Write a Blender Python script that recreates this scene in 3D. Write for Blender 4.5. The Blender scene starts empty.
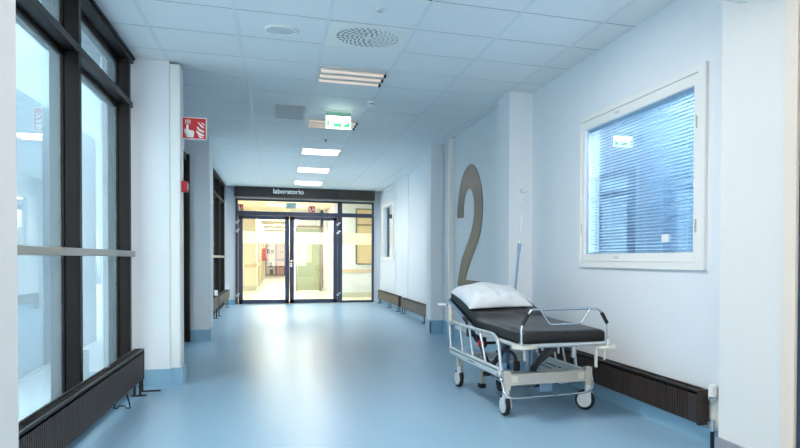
import bpy, bmesh, math, random
from mathutils import Vector, Matrix
random.seed(4)
SC = bpy.context.scene
COL = SC.collection

# ------------------------------------------------------------------ camera
cam_d = bpy.data.cameras.new('camera'); cam = bpy.data.objects.new('camera', cam_d); COL.objects.link(cam)
cam_d.sensor_fit = 'HORIZONTAL'; cam_d.sensor_width = 36.0; cam_d.lens = 715.557 / 800 * 36
cam_d.shift_x = -(530.044 - 400) / 800; cam_d.shift_y = (272.441 - 224) / 800
cam_d.clip_start = 0.02; cam_d.clip_end = 300
FW = Vector((0.33287095, 0.94280985, -0.01750768)); RT = Vector((0.94297223, -0.33282428, 0.00560024)); UP = Vector((5.47e-4, 1.8373e-2, 0.999831))
cam.matrix_world = Matrix(((RT.x, UP.x, -FW.x, 0), (RT.y, UP.y, -FW.y, 0), (RT.z, UP.z, -FW.z, 1.12), (0, 0, 0, 1)))
SC.camera = cam

# ------------------------------------------------------------------ world (sky seen through the windows)
w = bpy.data.worlds.new('sky'); SC.world = w; w.use_nodes = True
nt = w.node_tree; nt.nodes.clear()
tc = nt.nodes.new('ShaderNodeTexCoord'); sx = nt.nodes.new('ShaderNodeSeparateXYZ')
rp = nt.nodes.new('ShaderNodeValToRGB'); bg = nt.nodes.new('ShaderNodeBackground'); ow = nt.nodes.new('ShaderNodeOutputWorld')
rp.color_ramp.elements[0].position = 0.0; rp.color_ramp.elements[0].color = (1.0, 0.90, 0.78, 1)
rp.color_ramp.elements[1].position = 0.6; rp.color_ramp.elements[1].color = (1.0, 0.94, 0.86, 1)
nt.links.new(tc.outputs['Generated'], sx.inputs[0]); nt.links.new(sx.outputs['Z'], rp.inputs[0])
nt.links.new(rp.outputs[0], bg.inputs[0]); bg.inputs[1].default_value = 4.5
nt.links.new(bg.outputs[0], ow.inputs[0])

# ------------------------------------------------------------------ exposure
vs = SC.view_settings
SC.display_settings.display_device = 'sRGB'
vs.view_transform = 'Standard'; vs.look = 'None'; vs.exposure = 0.95; vs.gamma = 1.0; vs.use_curve_mapping = False

# ------------------------------------------------------------------ area lights: the tubes of the ceiling fittings, plus an added office fill
def area(name, x, y, z, sx_, sy_, power, col):
    l = bpy.data.lights.new(name, 'AREA'); l.shape = 'RECTANGLE'; l.size = sx_; l.size_y = sy_; l.energy = power; l.color = col
    o = bpy.data.objects.new(name, l); o.location = (x, y, z); COL.objects.link(o); return o
COOL = (1.0, 0.92, 0.83); WARM = (1.0, 0.91, 0.76)
CEIL = 2.844
for y, p in ((-5.62, 30), (-3.105, 24), (-0.59, 12), (1.925, 8), (4.44, 26)):
    area('ceiling_tube_light', 0.663, y, CEIL - 0.045, 0.58, 0.5, p, COOL)
for y, p in ((11.985, 20), (14.5, 40), (17.015, 46)):
    area('ceiling_tube_light', 0.663, y, CEIL - 0.010, 0.56, 0.5, p, (1.0, 0.94, 0.88))
area('office_fill_light', 2.98, 5.0, 2.78, 0.5, 1.6, 75, (0.86, 0.94, 1.0))  # added fill that brightens the blinds; no fitting is built in the office
for x, y, p in ((0.3, 20.2, 80), (0.3, 23.6, 80), (-0.1, 28.5, 45), (-0.1, 33, 42), (-0.1, 38, 36), (-0.1, 43, 40), (-0.1, 47.5, 22)):
    area('laboratory_tube_light', x, y, 2.76, 1.2, 0.6, p, WARM)

# ------------------------------------------------------------------ materials
def lin(c):
    return tuple((v / 255 / 12.92 if v / 255 <= 0.04045 else ((v / 255 + 0.055) / 1.055) ** 2.4) for v in c)
MATS = {}
def mat(name, rgb, rough=0.5, metal=0.0, noise=0.0, nscale=8.0, bump=0.0, bscale=40.0, spec=0.5, coat=0.0, emis=None, estr=0.0, sheen=0.0, stretch=None):
    if name in MATS: return MATS[name]
    m = bpy.data.materials.new(name); m.use_nodes = True; n = m.node_tree; b = n.nodes['Principled BSDF']
    c = lin(rgb) + (1,)
    b.inputs['Base Color'].default_value = c; b.inputs['Roughness'].default_value = rough; b.inputs['Metallic'].default_value = metal
    b.inputs['Specular IOR Level'].default_value = spec; b.inputs['Coat Weight'].default_value = coat; b.inputs['Sheen Weight'].default_value = sheen
    t = n.nodes.new('ShaderNodeTexCoord'); mp = n.nodes.new('ShaderNodeMapping'); n.links.new(t.outputs['Object'], mp.inputs[0])
    if stretch: mp.inputs['Scale'].default_value = stretch
    nz = n.nodes.new('ShaderNodeTexNoise'); nz.inputs['Scale'].default_value = nscale; nz.inputs['Detail'].default_value = 4
    n.links.new(mp.outputs[0], nz.inputs['Vector'])
    mx = n.nodes.new('ShaderNodeMix'); mx.data_type = 'RGBA'
    k = max(noise, 0.015)
    mx.inputs['A'].default_value = tuple(min(1, v * (1 - k)) for v in c[:3]) + (1,)
    mx.inputs['B'].default_value = tuple(min(1, v * (1 + k)) for v in c[:3]) + (1,)
    n.links.new(nz.outputs[0], mx.inputs['Factor']); n.links.new(mx.outputs['Result'], b.inputs['Base Color'])
    if bump:
        n2 = n.nodes.new('ShaderNodeTexNoise'); n2.inputs['Scale'].default_value = bscale; n2.inputs['Detail'].default_value = 3
        n.links.new(mp.outputs[0], n2.inputs['Vector'])
        bp = n.nodes.new('ShaderNodeBump'); bp.inputs['Strength'].default_value = bump; bp.inputs['Distance'].default_value = 0.01
        n.links.new(n2.outputs[0], bp.inputs['Height']); n.links.new(bp.outputs[0], b.inputs['Normal'])
    if emis:
        b.inputs['Emission Color'].default_value = lin(emis) + (1,); b.inputs['Emission Strength'].default_value = estr
    MATS[name] = m
    return m
def glass(name, tint, refl=1.0, rough=0.0, haze=None, hz=0.0):
    m = bpy.data.materials.new(name); m.use_nodes = True; n = m.node_tree; n.nodes.clear()
    o = n.nodes.new('ShaderNodeOutputMaterial'); tr = n.nodes.new('ShaderNodeBsdfTransparent'); gl = n.nodes.new('ShaderNodeBsdfGlossy')
    lw = n.nodes.new('ShaderNodeLayerWeight'); lw.inputs[0].default_value = 0.5
    pw_ = n.nodes.new('ShaderNodeMath'); pw_.operation = 'POWER'; pw_.inputs[1].default_value = 4.5; n.links.new(lw.outputs['Facing'], pw_.inputs[0])
    fr = n.nodes.new('ShaderNodeMath'); fr.operation = 'MULTIPLY_ADD'; fr.inputs[1].default_value = .95; fr.inputs[2].default_value = .045; n.links.new(pw_.outputs[0], fr.inputs[0])
    ml = n.nodes.new('ShaderNodeMath'); ml.operation = 'MULTIPLY'; ml.inputs[1].default_value = refl; ml.use_clamp = True
    n.links.new(fr.outputs[0], ml.inputs[0]); mx = n.nodes.new('ShaderNodeMixShader')
    tr.inputs[0].default_value = lin(tint) + (1,); gl.inputs['Roughness'].default_value = rough; gl.inputs[0].default_value = (0.95, 0.98, 1, 1)
    n.links.new(ml.outputs[0], mx.inputs[0]); n.links.new(gl.outputs[0], mx.inputs[2])
    if haze:
        df = n.nodes.new('ShaderNodeBsdfDiffuse'); df.inputs[0].default_value = lin(haze) + (1,)
        tl = n.nodes.new('ShaderNodeBsdfTranslucent'); tl.inputs[0].default_value = lin(haze) + (1,)
        ad = n.nodes.new('ShaderNodeMixShader'); ad.inputs[0].default_value = 0.6
        n.links.new(df.outputs[0], ad.inputs[1]); n.links.new(tl.outputs[0], ad.inputs[2])
        m2 = n.nodes.new('ShaderNodeMixShader'); m2.inputs[0].default_value = hz
        n.links.new(tr.outputs[0], m2.inputs[1]); n.links.new(ad.outputs[0], m2.inputs[2]); n.links.new(m2.outputs[0], mx.inputs[1])
    else:
        n.links.new(tr.outputs[0], mx.inputs[1])
    n.links.new(mx.outputs[0], o.inputs[0]); MATS[name] = m
    return m

WALL = mat('wall_paint', (226, 231, 236), 0.55, noise=0.012, bump=0.06, bscale=120)
WALLN = mat('wall_paint_warm_lit', (228, 228, 228), 0.55, noise=0.012, bump=0.06, bscale=120)  # same wall paint, tinted to carry the warm light near the viewer
FLOOR = mat('vinyl_floor', (138, 175, 201), 0.33, noise=0.035, nscale=1.4, spec=0.5)
BASEB = mat('vinyl_skirting', (142, 184, 208), 0.35, noise=0.03)
GREYB = mat('speckled_skirting', (150, 152, 160), 0.6, noise=0.35, nscale=220)
TILE = mat('ceiling_tile', (234, 236, 238), 0.6, noise=0.02, nscale=30)
TEE = mat('ceiling_tee', (222, 228, 232), 0.4)
GAP = mat('ceiling_gap_shade', (60, 68, 76), 0.9)  # dark colour stands in for the shade above the tiles
FRAME = mat('window_frame_dark', (24, 18, 18), 0.42, noise=0.03, spec=0.22)
ALU = mat('grey_rail', (150, 150, 146), 0.35, metal=0.6)
DFRAME = mat('door_frame_blue', (52, 64, 88), 0.4, metal=0.1)
RAD = mat('radiator_brown', (58, 46, 42), 0.42, metal=0.2, noise=0.05)
RADT = mat('radiator_grille', (38, 32, 30), 0.5)
WHITE = mat('white_plastic', (235, 236, 234), 0.35)
LETTER = mat('letter_white', (250, 250, 250), 0.5)
OFFW = mat('offwhite_plastic', (222, 220, 208), 0.4)
WFRAME = mat('white_window_frame', (234, 234, 232), 0.35)
BLACK = mat('black_rubber', (22, 22, 24), 0.6)
SIGNB = mat('sign_black', (30, 34, 38), 0.35)
CHROME = mat('chrome', (205, 212, 218), 0.18, metal=1.0)
STEEL = mat('painted_steel', (204, 202, 194), 0.35, metal=0.3)
SILVER = mat('rail_silver', (206, 212, 216), 0.28, metal=0.55)
BLUEST = mat('blue_steel', (128, 158, 186), 0.35, metal=0.3)
DARKM = mat('dark_mechanism', (48, 52, 60), 0.45, metal=0.4)
MATTR = mat('mattress_cover', (40, 41, 45), 0.36, noise=0.06, nscale=20, bump=0.12, bscale=18, spec=0.5, stretch=(1, 3, 1))
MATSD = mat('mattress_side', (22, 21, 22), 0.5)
PILLOW = mat('pillow_cotton', (216, 222, 228), 0.85, noise=0.02, bump=0.25, bscale=12, sheen=0.2)
RED = mat('signal_red', (196, 24, 34), 0.45)
GREEN = mat('stripe_green', (40, 112, 92), 0.5)
YELLOW = mat('yellow_ring', (214, 206, 60), 0.5)
CAST = mat('caster_grey', (214, 218, 220), 0.4)
SPK = mat('speaker_grille', (205, 212, 214), 0.6)
GREYP = mat('grey_grille', (186, 192, 196), 0.5, metal=0.2)
TUBE = mat('fluorescent_tube', (226, 214, 204), 0.4, emis=(255, 226, 204), estr=0.2)
FIT = mat('fitting_louver', (206, 206, 200), 0.35, metal=0.3)
CREAM = mat('cream_wall', (238, 226, 204), 0.6)
CREAMF = mat('cream_floor', (226, 214, 186), 0.3, noise=0.03)
GREEND = mat('green_door', (150, 158, 128), 0.5)
WOOD = mat('wood', (176, 128, 82), 0.5, noise=0.12, stretch=(1, 1, 6))
BROWNF = mat('brown_frame', (92, 62, 46), 0.5)
SALMON = mat('salmon_panel', (226, 160, 128), 0.5)
CURT = mat('curtain', (222, 196, 148), 0.8, noise=0.1, nscale=3, stretch=(30, 30, 1))
BLIND = mat('blind_slat', (238, 240, 242), 0.45)
NUM = mat('number_vinyl', (46, 44, 44), 0.36, metal=0.55)
CASING = mat('pinkish_casing', (232, 220, 208), 0.5)
EXG = mat('exit_green', (30, 190, 90), 0.5, emis=(60, 220, 120), estr=1.0)
EXW = mat('exit_white', (245, 255, 248), 0.5, emis=(235, 255, 240), estr=2.2)
CLEAR = glass('clear_glass', (232, 242, 246), 1.0)
LGLASS = glass('left_glass', (222, 238, 244), 1.0, haze=(215, 232, 240), hz=0.2)
RGLASS = glass('right_glass', (218, 232, 242), 1.4)
FROST = glass('frosted_band_glass', (255, 250, 236), 0.3, rough=0.5, haze=(255, 250, 236), hz=0.6)
ACRYL = glass('acrylic', (215, 240, 225), 1.0)
EXT = mat('exterior_concrete', (214, 222, 230), 0.9, noise=0.04)
EXTW = mat('exterior_wall', (140, 164, 184), 0.9)
EXTF = mat('exterior_window_frame', (200, 208, 214), 0.6)
EXTG = mat('exterior_window_glass', (110, 138, 156), 0.1)
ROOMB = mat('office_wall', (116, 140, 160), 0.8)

# ------------------------------------------------------------------ helpers
class MB:
    def __init__(s, off=(0, 0, 0)): s.v = []; s.f = []; s.sm = []; s.off = Vector(off)
    def quadmesh(s, vs_, fs, smooth=False):
        k = len(s.v); s.v += [tuple(Vector(q) - s.off) for q in vs_]
        s.f += [tuple(i + k for i in q) for q in fs]; s.sm += [smooth] * len(fs)
    def box(s, x0, x1, y0, y1, z0, z1, M=None):
        p = [(x, y, z) for x in (x0, x1) for y in (y0, y1) for z in (z0, z1)]
        if M is not None: p = [M @ Vector(q) for q in p]
        s.quadmesh(p, [(0, 1, 3, 2), (4, 6, 7, 5), (0, 4, 5, 1), (2, 3, 7, 6), (0, 2, 6, 4), (1, 5, 7, 3)]); return s
    def cyl(s, a, b, r, n=14, r2=None):
        a = Vector(a); b = Vector(b); d = (b - a).normalized(); r2 = r if r2 is None else r2
        u = d.cross(Vector((0, 0, 1))) if abs(d.z) < 0.95 else d.cross(Vector((1, 0, 0))); u.normalize(); w_ = d.cross(u)
        ra = [a + (u * math.cos(t) + w_ * math.sin(t)) * r for t in [2 * math.pi * i / n for i in range(n)]]
        rb = [b + (u * math.cos(t) + w_ * math.sin(t)) * r2 for t in [2 * math.pi * i / n for i in range(n)]]
        s.quadmesh(ra + rb, [(i, (i + 1) % n, n + (i + 1) % n, n + i) for i in range(n)], True)
        s.quadmesh(ra, [tuple(reversed(range(n)))]); s.quadmesh(rb, [tuple(range(n))]); return s
    def tube(s, pts, r, n=10, closed=False, bend=0.0):
        P = [Vector(p) for p in pts]
        if bend:
            Q = [P[0]] if not closed else []
            rng = range(1, len(P) - 1) if not closed else range(len(P))
            for i in rng:
                a, b, c = P[i - 1], P[i], P[(i + 1) % len(P)]
                d1 = min(bend, (a - b).length * .45); d2 = min(bend, (c - b).length * .45)
                p, q = b + (a - b).normalized() * d1, b + (c - b).normalized() * d2
                for t in (0, .2, .4, .6, .8, 1): Q.append(p * (1 - t) ** 2 + b * 2 * t * (1 - t) + q * t * t)
            if not closed: Q.append(P[-1])
            P = Q
        k = len(P); prev = None; rings = []
        for i in range(k):
            if closed: d = P[(i + 1) % k] - P[i - 1]
            else: d = P[min(i + 1, k - 1)] - P[max(i - 1, 0)]
            d.normalize()
            if prev is None:
                u = d.cross(Vector((0, 0, 1)))
                if u.length < 0.1: u = d.cross(Vector((1, 0, 0)))
            else: u = prev - d * prev.dot(d)
            u.normalize(); prev = u; w_ = d.cross(u)
            rings += [P[i] + (u * math.cos(2 * math.pi * j / n) + w_ * math.sin(2 * math.pi * j / n)) * r for j in range(n)]
        fs = []
        for i in range(k if closed else k - 1):
            for j in range(n):
                a = i * n; b = ((i + 1) % k) * n
                fs.append((a + j, a + (j + 1) % n, b + (j + 1) % n, b + j))
        s.quadmesh(rings, fs, True)
        if not closed:
            s.quadmesh(rings[:n], [tuple(reversed(range(n)))]); s.quadmesh(rings[-n:], [tuple(range(n))])
        return s
    def prism(s, poly, fn, d0, d1):
        # poly: 2D list; fn(a,b,d) -> 3D
        n = len(poly)
        s.quadmesh([fn(a, b, d0) for a, b in poly] + [fn(a, b, d1) for a, b in poly],
                   [tuple(range(n)), tuple(reversed(range(n, 2 * n)))] + [(i, n + i, n + (i + 1) % n, (i + 1) % n) for i in range(n)])
        return s
    def build(s, name, m, parent=None, bevel=0.0, seg=2, kind=None, label=None):
        me = bpy.data.meshes.new(name); me.from_pydata(s.v, [], s.f); me.update()
        bm = bmesh.new(); bm.from_mesh(me); bmesh.ops.recalc_face_normals(bm, faces=bm.faces); bm.to_mesh(me); bm.free()
        for p, q in zip(me.polygons, s.sm): p.use_smooth = q
        me.materials.append(m)
        o = bpy.data.objects.new(name, me); COL.objects.link(o)
        if parent is not None: o.parent = parent
        if bevel:
            b = o.modifiers.new('bevel', 'BEVEL'); b.width = bevel; b.segments = seg; b.limit_method = 'ANGLE'; b.angle_limit = 0.7
        if kind: o['kind'] = kind
        if label: o['label'] = label
        return o
def ring(mb, x0, x1, ya, yb, za, zb, wa, wb, wt, wd):
    # four non-overlapping bars round a rectangle in the YZ plane
    mb.box(x0, x1, ya, ya + wa, za, zb); mb.box(x0, x1, yb - wb, yb, za, zb)
    mb.box(x0, x1, ya + wa, yb - wb, za, za + wd); mb.box(x0, x1, ya + wa, yb - wb, zb - wt, zb); return mb
def bx(*a, **k): return MB(**k).box(*a)
def thing(name, label, cat, loc=(0, 0, 0), rz=0, group=None):
    o = bpy.data.objects.new(name, None); COL.objects.link(o); o.empty_display_size = 0.1
    o.location = loc; o.rotation_euler = (0, 0, rz); o['label'] = label; o['category'] = cat
    if group: o['group'] = group
    return o
def tag(o, label, cat, group=None):
    o['label'] = label; o['category'] = cat
    if group: o['group'] = group
    return o
def struct(name, mb, m, label=None, bevel=0.0, parent=None):
    o = mb.build(name, m, parent, bevel)
    if parent is None: o['kind'] = 'structure'
    if label: o['label'] = label
    return o
def text(name, s, size, m, parent, M, extrude=0.002, bold=0.0):
    cu = bpy.data.curves.new(name, 'FONT'); cu.body = s; cu.size = size; cu.extrude = extrude; cu.offset = bold; cu.align_x = 'LEFT'
    t = bpy.data.objects.new(name + '_curve', cu); COL.objects.link(t)
    dg = bpy.context.evaluated_depsgraph_get(); me = bpy.data.meshes.new_from_object(t.evaluated_get(dg))
    bpy.data.objects.remove(t); bpy.data.curves.remove(cu)
    me.transform(M); me.materials.clear(); me.materials.append(m)
    o = bpy.data.objects.new(name, me); COL.objects.link(o); o.parent = parent; return o

XR, XL, XR2, XN = 2.49, -1.17, 2.36, 2.28
YB = -7.0          # back end of the corridor behind the viewer
YD = 18.75         # glazed doors
# ================================================================== STRUCTURE
struct('floor', bx(-1.6, 2.9, YB, YD, -0.12, 0), FLOOR, 'pale blue glossy vinyl corridor floor')
# ceiling: tiles with fine gaps; white tee strips run along the corridor
tx0, ty0, TS = -0.28, 5.383, 0.6288
cm = MB()
for i in range(-2, 5):
    for j in range(-20, 22):
        x0 = tx0 + i * TS; y0 = ty0 + j * TS; x1, y1 = x0 + TS, y0 + TS
        x0c, x1c = max(x0 + .008, XL - .02), min(x1 - .008, XR + .02)
        y0c, y1c = max(y0 + .008, YB), min(y1 - .008, YD + 0.02)
        if i == -2: x0c = XL - 0.25
        if x1c - x0c < 0.03 or y1c - y0c < 0.03: continue
        cm.box(x0c, x1c, y0c, y1c, CEIL, CEIL + 0.03)
struct('ceiling', cm, TILE, 'white square ceiling tiles in a metal grid', bevel=0.002)
struct('trim_1', bx(-1.7, 2.9, YB, YD + .05, CEIL + 0.03, CEIL + 0.07), GAP, 'dark backing sheet above the ceiling tiles, coloured like the shaded void')
tm = MB()
for i in range(-1, 5):
    x = tx0 + i * TS; tm.box(x - 0.012, x + 0.012, YB, YD, CEIL - 0.004, CEIL + 0.005)
xm = MB()
for j in range(-20, 22):
    y = ty0 + j * TS
    if YB < y < YD: xm.box(XL - .02, XR + .02, y - .0085, y + .0085, CEIL + .003, CEIL + .009)
struct('trim_9', xm, mat('cross_tee', (120, 134, 146), 0.5), 'thin grey joints across the ceiling tiles')
struct('trim_2', tm, TEE, 'white ceiling tee strips running along the corridor')

# right wall with openings
wr = MB()
def wall_holes(mb, x0, x1, y0, y1, z0, z1, holes):
    ys = sorted(holes, key=lambda h: h[0]); c = y0
    for a, b, p, q in ys:
        mb.box(x0, x1, c, a, z0, z1); mb.box(x0, x1, a, b, z0, p); mb.box(x0, x1, a, b, q, z1); c = b
    mb.box(x0, x1, c, y1, z0, z1)
W1 = (3.87, 5.70, 1.113, 2.295); W4 = (16.35, 18.05, 1.15, 2.42)
wall_holes(wr, XR, XR + 0.16, 3.2, 7.2, 0, CEIL, [W1])
struct('wall_right', wr, WALL, 'white painted right corridor wall around the blinds window')
struct('wall_right', bx(XR2, XR2 + 0.29, 7.2, 10.75, 0, CEIL), WALL, 'white right wall carrying the big number')
w3 = MB(); wall_holes(w3, XR, XR + 0.16, 10.75, YD + .1, 0, CEIL, [W4]); struct('wall_right', w3, WALL, 'white far right wall panels')
struct('wall_right.001', bx(XN, 2.65, YB, 3.34, 0, CEIL), WALLN, 'projecting near right wall, warm light put into its white')
struct('column', bx(2.24, XR + .02, 7.0, 7.4, 0, CEIL), WALL, 'white square column behind the stretcher', bevel=0.006)
struct('column', bx(2.175, XR + .02, 10.65, 11.0, 0, CEIL), WALL, 'white square column beyond the big number', bevel=0.006)
struct('trim_3', bx(2.285, XR2 + .01, 9.90, 9.97, 0, CEIL - .02), WHITE, 'narrow white pipe casing between number and column', bevel=0.005)
# panel seams far right wall
struct('trim_4', MB().box(XR - .012, XR + .01, 14.44, 14.50, 0, CEIL).box(XR - .012, XR + .01, 16.0, 16.02, 0, CEIL), WHITE, 'vertical joint strip on the far right wall')
# left side
struct('column', bx(XL - .25, -0.89, 6.98, 7.45, 0, CEIL), WALL, 'white column at the end of the near window wall', bevel=0.006)
struct('trim_5', bx(-0.895, -0.806, 6.99, 7.22, 0.015, CEIL - .02), WHITE, 'white pipe casing on the left column carrying the alarm sign', bevel=0.012)
struct('column', bx(XL - .25, -0.865, 10.62, 11.15, 0, CEIL), WALL, 'grey-shaded column before the far window wall', bevel=0.02)
struct('column', bx(XL - .35, -0.88, 2.3, 3.04, 0, CEIL), WALLN, 'white column cropped at the left photo edge', bevel=0.006)
wl = MB()
wl.box(XL - .2, XL, 7.4, 8.6, 0, CEIL); wl.box(XL - .2, XL, 8.6, 10.66, 2.5, CEIL)
wl.box(XL - .2, XL, 18.3, YD + .1, 0, CEIL)
struct('wall_left', wl, WALL, 'white left corridor wall')
# back part behind the viewer: openings on the left and at the end, added to let light in
wb = MB()
wb.box(XL - .2, XL, YB, 2.35, 0, 0.3); wb.box(XL - .2, XL, YB, 2.35, 2.5, CEIL)
wb.box(XL - .2, XL, .4, 2.35, .3, 2.5)  # unseen infill added to cut the light on the near wall
for y in (-6.9, -4.6, -2.3, 0.0): wb.box(XL - .2, XL, y - .4, y + .4, 0.3, 2.5)
struct('wall_left.001', wb, WALLN, 'left wall with openings behind the viewpoint')
be = MB(); be.box(-1.4, 2.3, YB - .15, YB, 0, 0.7); be.box(-1.4, 2.3, YB - .15, YB, 2.4, CEIL); be.box(-1.4, -.5, YB - .15, YB, .7, 2.4); be.box(1.6, 2.3, YB - .15, YB, .7, 2.4)
struct('wall_back', be, WALLN, 'end wall with large opening behind the viewpoint')
# far wall around glazed doors
fw = MB(); fw.box(XL - .2, -0.955, YD - 0.02, YD + .12, 0, CEIL); fw.box(2.335, XR + .1, YD - .02, YD + .12, 0, CEIL); fw.box(-0.955, 2.335, YD - .02, YD + .12, 2.575, CEIL)
struct('wall_far', fw, WALL, 'white far wall around the glazed doors')

# skirtings (vinyl turned up the wall)
def skirt(name, mb, m=BASEB, label=None): struct(name, mb, m, label)
s = MB(); s.box(XR - .012, XR, 3.34, 7.0, 0, .10); s.box(XR2 - .01, XR2, 7.4, 9.9, 0, .15); s.box(2.225, 2.25, 6.988, 7.41, 0, .16); s.box(2.225, XR, 6.988, 7.0, 0, .16)
s.box(2.163, XR, 10.638, 10.66, 0, .2); s.box(2.163, 2.18, 10.638, 11.01, 0, .2); s.box(2.275, XR2, 9.89, 9.90, 0, .2); s.box(XR2 - .01, XR2, 9.97, 10.64, 0, .2); s.box(XR - .012, XR, 11.0, YD - .02, 0, .12)
skirt('baseboard_right', s, label='blue vinyl skirting along the right wall')
s = MB(); s.box(XL - .1, -0.878, 6.968, 6.98, 0, .145); s.box(-0.895, -0.79, 6.975, 7.24, 0, .15); s.box(-0.89, -0.878, 7.22, 7.46, 0, .15); s.box(XL, -0.852, 10.606, 10.62, 0, .15); s.box(-0.866, -0.852, 10.62, 11.16, 0, .15)
s.box(XL, -0.955, YD - .032, YD - .02, 0, .12)
skirt('baseboard_left', s, label='blue vinyl skirting along the left columns')
skirt('baseboard_near', bx(XN - .012, XN, 2.80, 3.35, 0, .155), GREYB, 'speckled grey skirting on the near right wall')

# cream door casing and dark door at the right photo edge
d2 = MB(); d2.box(XN - .02, XN + .005, 2.715, 2.80, 0, CEIL); struct('door_2', d2, CASING, 'cream door casing at the right photo edge')
dd = struct('door_3', bx(XN - .015, XN + .005, 1.75, 2.70, 0.0, 2.3), DFRAME, 'dark door leaf at the right photo edge')

# ------------------------------------------------------------------ left window walls
def window_wall(name, label, y_start, y_end, mulls, glass_m=LGLASS, endpiece=None):
    root = MB(); root.box(XL - .25, XL - .02, y_start, y_end, 0, 0.10)     # sill upstand
    r = struct(name, root, FRAME, label)
    # mullions: deep profile + stepped sash
    edges = []
    for y in mulls:
        m = MB(); m.box(XL - .082, XL, y, y + .065, 0.02, CEIL - .001)
        m.box(XL - .16, XL - .082, y - .008, y + .075, .02, CEIL - .001); m.build('mullion', FRAME, r, .004)
    zt0, zt1 = 2.405, 2.455
    t = MB(); t.box(XL - .082, XL - .001, y_start, y_end, zt0, zt1); t.box(XL - .15, XL - .082, y_start, y_end, zt0 - .03, zt1 + .04); t.build('transom', FRAME, r, .003)
    t = MB(); t.box(XL - .11, XL + .004, y_start, y_end, CEIL - .06, CEIL - .002); t.box(XL - .15, XL - .085, y_start, y_end, CEIL - .10, CEIL - .055); t.box(XL + .004, XL + .018, y_start, y_end, CEIL - .028, CEIL - .006); t.build('head_frame', FRAME, r, .003)
    t = MB(); t.box(XL - .15, XL - .04, y_start, y_end, .10, .17); t.build('bottom_frame', FRAME, r, .003)
    ys = [y_start] + [y for y in mulls] + [y_end]
    t = MB(); t.box(XL - .05, XL + .012, y_start, y_end, 1.130, 1.178); t.build('rail', ALU, r, .004, label='grey horizontal rail')
    prev = y_start
    for y in list(mulls) + [y_end]:
        a = prev; b = y
        if b - a > .2:
            g = MB(); g.box(XL - .106, XL - .10, a + .02, b - .01, .16, zt0 - .01); g.box(XL - .106, XL - .10, a + .02, b - .01, zt1 + .03, CEIL - .09); g.build('pane', glass_m, r)
        prev = y + .065
    return r
window_wall('window_1', 'near window wall with dark brown frames and grey rail', 3.04, 6.97, (3.555, 5.183, 6.80))
wx = window_wall('window_2', 'far window wall with dark brown frames before the doors', 11.15, 18.3, (12.0, 13.5, 15.1, 16.7, 18.2))

# ------------------------------------------------------------------ left side door between the columns
r = struct('door_4', MB().box(XL - .08, XL + .062, 10.50, 10.61, 0, 2.50).box(XL - .08, XL + .035, 8.6, 8.71, 0, 2.50).box(XL - .08, XL + .035, 8.71, 10.50, 2.42, 2.50), FRAME, 'dark framed glazed door between the left columns')
MB().box(XL - .06, XL - .01, 8.73, 8.83, .02, 2.38).box(XL - .06, XL - .01, 10.38, 10.48, .02, 2.38).box(XL - .06, XL - .01, 8.83, 10.38, .02, .25).box(XL - .06, XL - .01, 8.83, 10.38, 2.26, 2.38).build('door_leaf', FRAME, r)
bx(XL - .04, XL - .03, 8.83, 10.38, .25, 2.26).build('pane', LGLASS, r)
MB().tube([(XL - .01, 9.0, 1.05), (XL + .05, 9.0, 1.05), (XL + .05, 9.12, 1.05)], .01).build('door_handle', CHROME, r)
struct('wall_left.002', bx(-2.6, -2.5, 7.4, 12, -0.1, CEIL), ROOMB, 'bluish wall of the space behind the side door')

# ------------------------------------------------------------------ right window with blinds
y0, y1, z0, z1 = 3.79, 5.715, 1.06, 2.343
tr = MB()
ring(tr, XR - .022, XR + .004, y0, y1, z0, z1, .085, .02, .045, .05)
win = struct('window_3', tr, WFRAME, 'white interior window casing on the right wall', .003)
a0, a1, c0, c1 = 3.875, 5.695, 1.112, 2.297
sash = MB()
ring(sash, XR - .012, XR + .035, a0, a1, c0, c1, .055, .055, .07, .062)
sash.build('window_frame', WFRAME, win, .003)
MB().box(XR - .02, XR - .01, 3.89, 3.90, 1.95, 2.03).box(XR - .02, XR - .01, 3.89, 3.90, 1.30, 1.38).box(XR - .02, XR - .01, 5.675, 5.685, 1.35, 1.43).build('hinge', STEEL, win)
MB().box(XR - .016, XR - .01, 4.98, 5.05, 1.137, 1.15).box(XR - .016, XR - .01, 4.98, 5.05, 2.26, 2.274).build('latch', STEEL, win)
bx(XR + .012, XR + .016, a0 + .05, a1 - .05, c0 + .055, c1 - .06).build('pane', RGLASS, win)
bl = thing('venetian_blind', 'white venetian blind hanging inside the right wall window', 'blind', (XR + .045, 4.785, c1 - .07))
ol = (XR + .045, 4.785, c1 - .07)
bx(XR + .03, XR + .062, a0 + .06, a1 - .06, c1 - .095, c1 - .07, off=ol).build('headrail', BLIND, bl)
sl = MB(off=ol); z = c1 - .115
while z > c0 + .075:
    M = Matrix.Translation((XR + .046, 0, z)) @ Matrix.Rotation(math.radians(22), 4, 'Y')
    sl.box(-.0115, .0115, a0 + .065, a1 - .065, -.0006, .0006, M); z -= .0245
sl.build('slats', BLIND, bl)
for y in (4.02, 4.06, 4.62, 4.66, 5.20, 5.24, 5.50): MB(off=ol).cyl((XR + .031, y, c0 + .07), (XR + .031, y, c1 - .08), .0018, 6).build('cord', BLIND, bl)
bx(XR + .03, XR + .062, a0 + .06, a1 - .06, c0 + .06, c0 + .075, off=ol).build('bottom_rail', BLIND, bl)
bx(XR - .004, XR + .012, 4.25, 4.34, 1.245, 1.30).build('blind_knob', WHITE, win, .006)
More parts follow.
